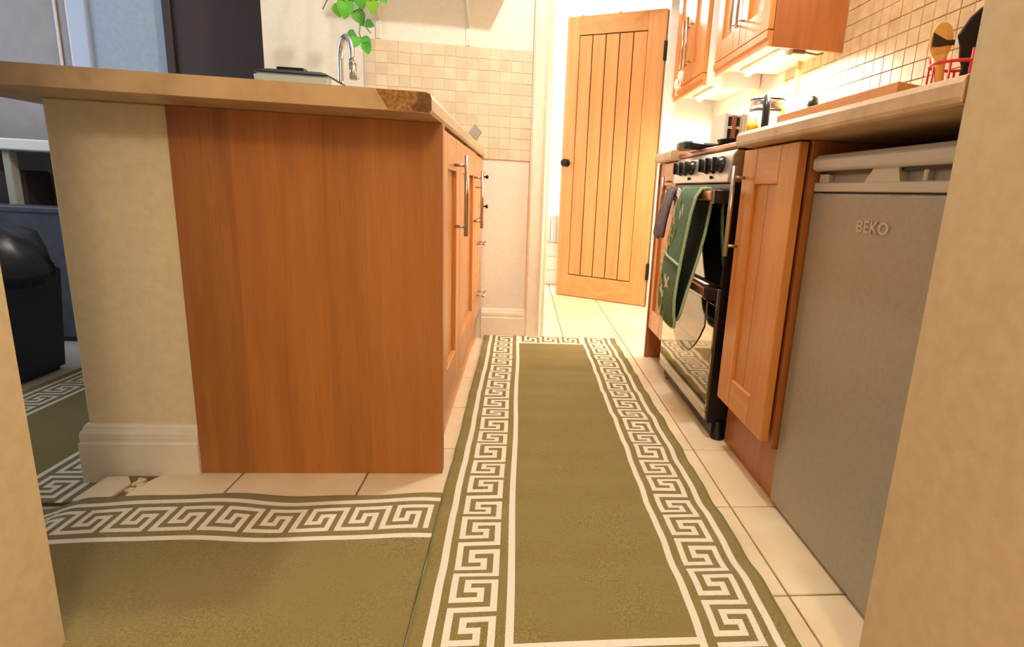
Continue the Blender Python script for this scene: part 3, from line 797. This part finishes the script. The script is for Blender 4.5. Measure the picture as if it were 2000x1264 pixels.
# ------------------------------------------------------------------ fridge
fr = thing('under_counter_fridge', 'silver under-counter fridge with raised lettering on its door', 'fridge', (.9, .96, 0))
fy0, fy1 = .70, 1.203
fr_b = B().box(.672, 1.17, .718, 1.2, .02, .835, .004).out('body', m_fridge, fr)
B().box(.646, .690, .718, fy1, .006, .766, .006, 0, 2).out('door', m_fridge, fr)
B().box(.6465, .69, .718, fy1, .769, .788, .002).out('door_cap', m_fridgetop, fr)
B().box(.664, .69, .718, fy1-.004, .785, .835).out('recess', m_fridge, fr)
gp = B(); 
g0 = [(.647, 1.022, .786), (.647, .918, .786), (.647, .928, .812), (.647, .998, .812)]
bm = bmesh.new(); va = [bm.verts.new(p) for p in g0]; vb = [bm.verts.new((p[0]+.028, p[1]-.0, p[2])) for p in g0]
bm.faces.new(va); bm.faces.new(vb[::-1])
for i in range(4): bm.faces.new((va[i], vb[i], vb[(i+1) % 4], va[(i+1) % 4]))
gp.merge(bm); gp.out('grip', m_fridgetop, fr)
B().box(.652, .68, 1.160, 1.196, .786, .808, .003).out('grip_end', m_fridgetop, fr)
B().box(.652, .68, .862, .872, .786, .808, .002).out('grip_end', m_fridgetop, fr)
tp = B(); tp.prism([(.640, .812), (.634, .818), (.634, .836), (.645, .846), (.70, .850), (1.17, .850), (1.17, .812)], 'Y', .718, 1.198, 0, .002)
tp.out('top', m_fridgetop, fr)
B().box(.652, .70, .718, 1.19, .806, .8125).out('painted_shade_strip', m_black, fr)  # black strip painting the shade under the fridge top
cu = bpy.data.curves.new('lettering', 'FONT'); cu.body = 'BEKO'; cu.size = .0315; cu.extrude = .0016; cu.bevel_depth = .0006; cu.space_character = 1.06
to = bpy.data.objects.new('tmp', cu); C.objects.link(to)
bpy.context.view_layer.update(); dg = bpy.context.evaluated_depsgraph_get()
me = bpy.data.meshes.new_from_object(to.evaluated_get(dg)); bpy.data.objects.remove(to)
me.materials.clear(); me.materials.append(mplain('lettering_silver', hx(196,188,172), .35, .3))
xs_ = [v.co.x for v in me.vertices]; wdt = max(xs_)-min(xs_)
lo_ = bpy.data.objects.new('lettering', me); C.objects.link(lo_); lo_.parent = fr
R3 = Matrix(((0, 0, -1), (-1, 0, 0), (0, 1, 0))).to_4x4()
lo_.matrix_basis = Matrix.Translation(Vector((.6455, 1.018, .694))-fr.location) @ R3 @ Matrix.Diagonal((.093/wdt, 1, 1, 1))
lo_['label'] = 'raised capital letters BEKO on the fridge door'

# ------------------------------------------------------------------ wall cabinets
def wall_cab(y0, y1, zb, ysplit, label, handles, side=m_carc):
    t = thing('wall_cabinet', label, 'cabinet', (1.0, (y0+y1)/2, zb))
    xf = .88; ztop = 2.02
    B().box(xf+.024, 1.185, y0, y0+.016, zb+.0, ztop, .001).out('side_panel', side, t)
    B().box(xf+.024, 1.185, y1-.016, y1, zb+.03, ztop, .001).out('side_panel', side, t)
    B().box(xf+.024, 1.185, y0+.016, y1-.016, zb+.030, zb+.046).out('bottom', m_fitting, t)
    B().box(xf+.024, 1.185, y0+.016, y1-.016, zb+.046, ztop-.001).out('body', m_carc, t)
    b = B(); b.prism([(xf+.022, zb+.055), (xf-.002, zb+.055), (xf-.002, zb+.030), (xf+.008, zb+.022), (xf+.008, zb+.008), (xf+.003, zb), (xf+.022, zb)], 'Y', y0-.002, y1+.002)
    b.out('light_rail', m_pineh, t)
    for (a, c), hy in zip(((y0, ysplit-.0015), (ysplit+.0015, y1)), handles):
        shaker_door(t, xf, -1, a, c, zb+.060, ztop, .07, .09, .085, handle=(hy, 1.43, 1.68), mv=m_pine)
    return t
wall_cab(2.13, 2.715, 1.305, 2.42, 'near pine wall cabinet with dark orange side over the toaster', (2.385, 2.455))
t2 = wall_cab(2.886, 3.46, 1.300, 3.17, 'far pine wall cabinet beside the wooden door with ornaments on its handles', (3.135, 3.205), m_white)  # white sides put the strong light on them into the paint
def fitting(y0, y1, z, label):
    t = thing('under_cabinet_light', label, 'light', (1.02, (y0+y1)/2, z))
    B().box(.985, 1.055, y0, y1, z+.012, z+.026, .003).out('housing', m_fitting, t)
    B().tube([(1.02, y0+.02, z+.006), (1.02, y1-.02, z+.006)], .007, 10).out('tube', m_tube, t)
    for y in (y0+.008, y1-.02): B().box(1.005, 1.035, y, y+.012, z-.003, z+.013, .001).out('holder', m_fitting, t)
fitting(2.22, 2.66, 1.308, 'slim lit tube light under the near wall cabinet')
fitting(2.95, 3.38, 1.303, 'slim lit tube light under the far wall cabinet')
pg = B().box(.995, 1.045, 2.145, 2.185, 1.293, 1.322, .003).tube([(1.045, 2.165, 1.305), (1.10, 2.17, 1.300), (1.13, 2.18, 1.31)], .004, 8)
tag(pg.out('light_plug', m_plug), 'grey plug box under the near wall cabinet with a short cable', 'plug')
# ornaments hanging on far handles
for y, z, lab in ((3.135, 1.44, 'white round ornament hanging on the nearer far-cabinet handle'), (3.205, 1.43, 'white drop ornament hanging on the far-cabinet handle beside the door')):
    t = thing('hanging_ornament', lab, 'ornament', (.845, y, z))
    B().tube([(.842, y, z+.03), (.838, y, z-.03)], .0012, 6).out('cord', m_label, t)
    b = B(); z2 = z-.055 if y < 3.17 else z-.075
    b.ell((.838, y, z2), (.018, .026, .030)).out('bauble', m_pot, t)
    B().ell((.838, y, z2-.045), (.007, .008, .018)).out('drop', m_chrome, t)

# ------------------------------------------------------------------ things on right worktops
ts = thing('toaster', 'brushed metal toaster with two black lever slots on the far worktop', 'toaster', (.82, 2.30, .92))
B().box(.795, .885, 2.235, 2.42, .925, 1.085, .014, 0, 3).out('body', m_cooker, ts)
B().box(.858, .889, 2.232, 2.417, .925, 1.087, .012, 0, 3).out('side_panel', m_cooker, ts)
B().box(.820, .838, 2.2315, 2.236, .935, 1.07, .001).out('front_strip', m_brownrefl, ts)
for x in (.812, .846): B().box(x-.007, x+.007, 2.2325, 2.237, .945, 1.065, .0015).out('lever_slot', m_black, ts)
for x in (.812, .846): B().box(x-.009, x+.009, 2.222, 2.236, 1.018, 1.026, .002).out('lever', m_chrome, ts)
for x in (.785, .86):
    for y in (2.26, 2.39): B().lathe([(.008, 0), (.008, .008)], (x, y, .920), 10).out('foot', m_black, ts)

kt = thing('kettle', 'glass and steel kettle with a black handle beside the toaster', 'kettle', (1.0, 2.33, .92))
B().lathe([(.078, 0), (.080, .02), (.078, .022)], (1.0, 2.33, .92), 24).out('base', m_steel, kt)
B().lathe([(.076, .022), (.078, .08), (.070, .19)], (1.0, 2.33, .92), 24).out('body', m_kettleglass, kt)
B().lathe([(.071, .188), (.070, .232), (.060, .240), (.001, .242)], (1.0, 2.33, .92), 24).out('lid', m_steel, kt)
for z in (1.108, 1.152): B().tube([(1.0+.0715*math.cos(2*math.pi*k/24), 2.33+.0715*math.sin(2*math.pi*k/24), z) for k in range(25)], .0022, 6, cap=False).out('rim_band', m_smoke, kt)
B().tube([(.965, 2.268, 1.155), (.955, 2.235, 1.150), (.948, 2.215, 1.11), (.947, 2.213, 1.03), (.955, 2.235, .965), (.965, 2.258, .96)], [.012, .014, .015, .015, .013, .011], 12).out('handle', m_black, kt)
B().prism([(1.045, 1.02), (1.045, 1.105), (1.030, 1.11), (1.030, 1.02)], 'Y', 2.255, 2.262).out('water_gauge', m_yellow, kt)
jr = thing('glass_jar', 'small glass jar with a yellow label between toaster and kettle', 'jar', (.912, 2.26, .92))
B().lathe([(.028, 0), (.030, .01), (.030, .13), (.024, .145), (.024, .155)], (.912, 2.26, .92), 18).out('body', m_kettleglass, jr)
B().lathe([(.0308, .10), (.0308, .13)], (.912, 2.26, .92), 18).out('label', m_yellow, jr)
cr_ = thing('utensil_crock', 'white crock holding a flat wooden spatula under the wall cabinet light', 'crock', (1.135, 2.34, .92))
B().lathe([(.04, 0), (.044, .02), (.046, .245), (.042, .25), (.040, .24), (.038, .03), (.001, .028)], (1.130, 2.345, .92), 22).out('body', m_pot, cr_)
sp2 = B().box(1.108, 1.130, 2.335, 2.341, 1.0, 1.315, .002)
tag(sp2.out('wooden_spatula', m_board), 'flat wooden spatula handle standing in the white crock', 'spatula')
pm = thing('pepper_mill', 'small dark-topped grinder beside the white crock', 'grinder', (1.145, 2.225, .92))
B().lathe([(.02, 0), (.022, .01), (.017, .10), (.020, .20)], (1.145, 2.235, .92), 16).out('body', m_plug, pm)
B().lathe([(.018, .20), (.022, .21), (.020, .235), (.008, .245)], (1.145, 2.235, .92), 16).out('cap', m_black, pm)

bd = B().prism([(.655, .98), (.655, 1.46), (.80, 1.47), (.835, 1.06), (.76, 1.015)], 'Z', .9205, .962, 0, .002)
tag(bd.out('chopping_board', m_board), 'thick wooden chopping board along the front of the right worktop', 'chopping board')

bk = thing('utensil_basket', 'red wire utensil basket at the near end of the right worktop', 'basket', (.90, 1.16, .92))
c0 = (.905, 1.165); R0 = .052
def ring(z, r=.0028, R=R0): 
    return B().tube([(c0[0]+R*math.cos(2*math.pi*k/24), c0[1]+R*math.sin(2*math.pi*k/24), z) for k in range(25)], r, 8, cap=False)
ring(1.043, .0034).out('rim', m_red, bk); ring(.925).out('base_ring', m_red, bk); ring(.985).out('hoop', m_red, bk)
for k in range(9):
    a = 2*math.pi*k/9+.3; x, y = c0[0]+R0*math.cos(a), c0[1]+R0*math.sin(a)
    B().tube([(x, y, .923), (x, y, 1.066 if k % 3 == 0 else 1.043)], .0026, 8).out('wire', m_red, bk)
def paddle(cx, cy, z0, z1, pts, mat, th=.008, tilt=0, name='x'):
    b = B(); b.prism([(cx+p, z0+q) for p, q in pts], 'Y', cy-th/2, cy+th/2, 0, .0015); return b
ws = thing('wooden_spoon', 'round-headed wooden spoon with a scorched band in the red basket', 'spoon', (.890, 1.16, .93))
bo = B().ell((.858, 1.165, 1.088), (.026, .007, .038), 0, 20); bo.tube([(.880, 1.165, .93), (.864, 1.165, 1.035), (.859, 1.165, 1.06)], [.006, .010, .015], 12); bo.out('bowl', m_spoon, ws)
B().prism([(.8335, 1.100), (.834, 1.073), (.852, 1.074), (.868, 1.078), (.882, 1.080), (.8825, 1.090), (.865, 1.088), (.848, 1.094)], 'Y', 1.1572, 1.1592).out('scorch_mark', m_scorch, ws)
bs = B(); bs.prism([(.900, .94), (.912, .94), (.924, 1.04), (.950, 1.10), (.962, 1.165), (.925, 1.155), (.905, 1.135), (.884, 1.098), (.893, 1.078), (.896, 1.055), (.905, 1.04)], 'Y', 1.150, 1.158, 0, .002)
tag(bs.out('black_spatula', m_black), 'black plastic spatula standing in the red basket against the wall edge', 'spatula')

# ------------------------------------------------------------------ side room
gcb = thing('tall_cupboard', 'tall brown-grey cupboard with two white strips painting the highlights on its edges in the side room', 'cupboard', (-2.5, 3.02, -.03))
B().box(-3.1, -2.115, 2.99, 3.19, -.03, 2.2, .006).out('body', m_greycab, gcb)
for x in (-2.165, -2.113): B().tube([(x, 2.985, -.02), (x, 2.985, 2.2)], .006, 10).out('trim', m_pot, gcb)  # white strips paint the bright highlights along the cupboard edges
dd = B().box(-1.655, -1.20, 2.975, 3.01, -.028, 2.05, .003); o = thing('cupboard_door', 'dark brown door leaf seen over the breakfast bar left of the white wall', 'door', (-1.45, 2.99, -.03))
dd.out('leaf', m_dark, o); B().box(-1.69, -1.655, 2.96, 3.01, -.028, 2.1, .003).box(-1.20, -1.147, 2.96, 3.01, -.028, 2.1, .003).out('frame', m_dark, o)
tbl = thing('side_table', 'white-topped table with a pale leg in the dim side room', 'table', (-2.3, 2.85, -.03))
B().box(-2.95, -1.75, 2.70, 2.97, .785, .835, .006).out('table_top', m_white, tbl)
for x in (-2.262, -2.9, -1.80): B().box(x-.016, x+.016, 2.73, 2.77, -.03, .785, .003).out('leg', m_tableleg, tbl)
bx_ = thing('storage_box', 'dark blue-grey storage box standing under the white table', 'box', (-2.05, 2.8, -.03))
B().box(-2.6, -1.80, 2.56, 2.69, -.012, .54, .006).out('body', m_greybox, bx_)
B().box(-2.59, -1.81, 2.565, 2.69, -.03, -.012).out('base', m_black, bx_)
B().box(-2.6, -1.80, 2.555, 2.692, .53, .555, .004).out('lid', m_greybox, bx_)
tag(B().box(-2.94, -2.26, 2.80, 2.96, -.03, .70, .01).out('shade_block', m_dark), 'very dark chest standing for the shade under the white table', 'block')  # dark block in place of the shade under the table
bn = thing('pedal_bin', 'dark navy bin with a black bag over its rim in the side room', 'bin', (-1.87, 2.06, -.03))
frustum(B(), -1.88, 2.09, -.03, .38, .155, .12, .175, .14, 0, .02).out('body', m_navy, bn)
b = B(); seg = 28; prof = [(.18, .36), (.20, .33), (.208, .37), (.195, .43), (.165, .49), (.11, .52), (.02, .53)]
rings = []
for r, z in prof:
    ringv = []
    for k in range(seg):
        a = 2*math.pi*k/seg; q = r*(1+.05*math.sin(5*a+z*20)+.03*math.sin(11*a))
        ringv.append(b.bm.verts.new((-1.86+q*1.05*math.cos(a), 2.06+q*.8*math.sin(a), z+.012*math.sin(4*a+r*30))))
    rings.append(ringv)
for a_, c2 in zip(rings, rings[1:]):
    for k in range(seg): f = b.bm.faces.new((a_[k], a_[(k+1) % seg], c2[(k+1) % seg], c2[k])); f.smooth = True
b.bm.faces.new(rings[-1]); b.out('liner_bag', m_bag, bn)
print('right tiles', cnt)
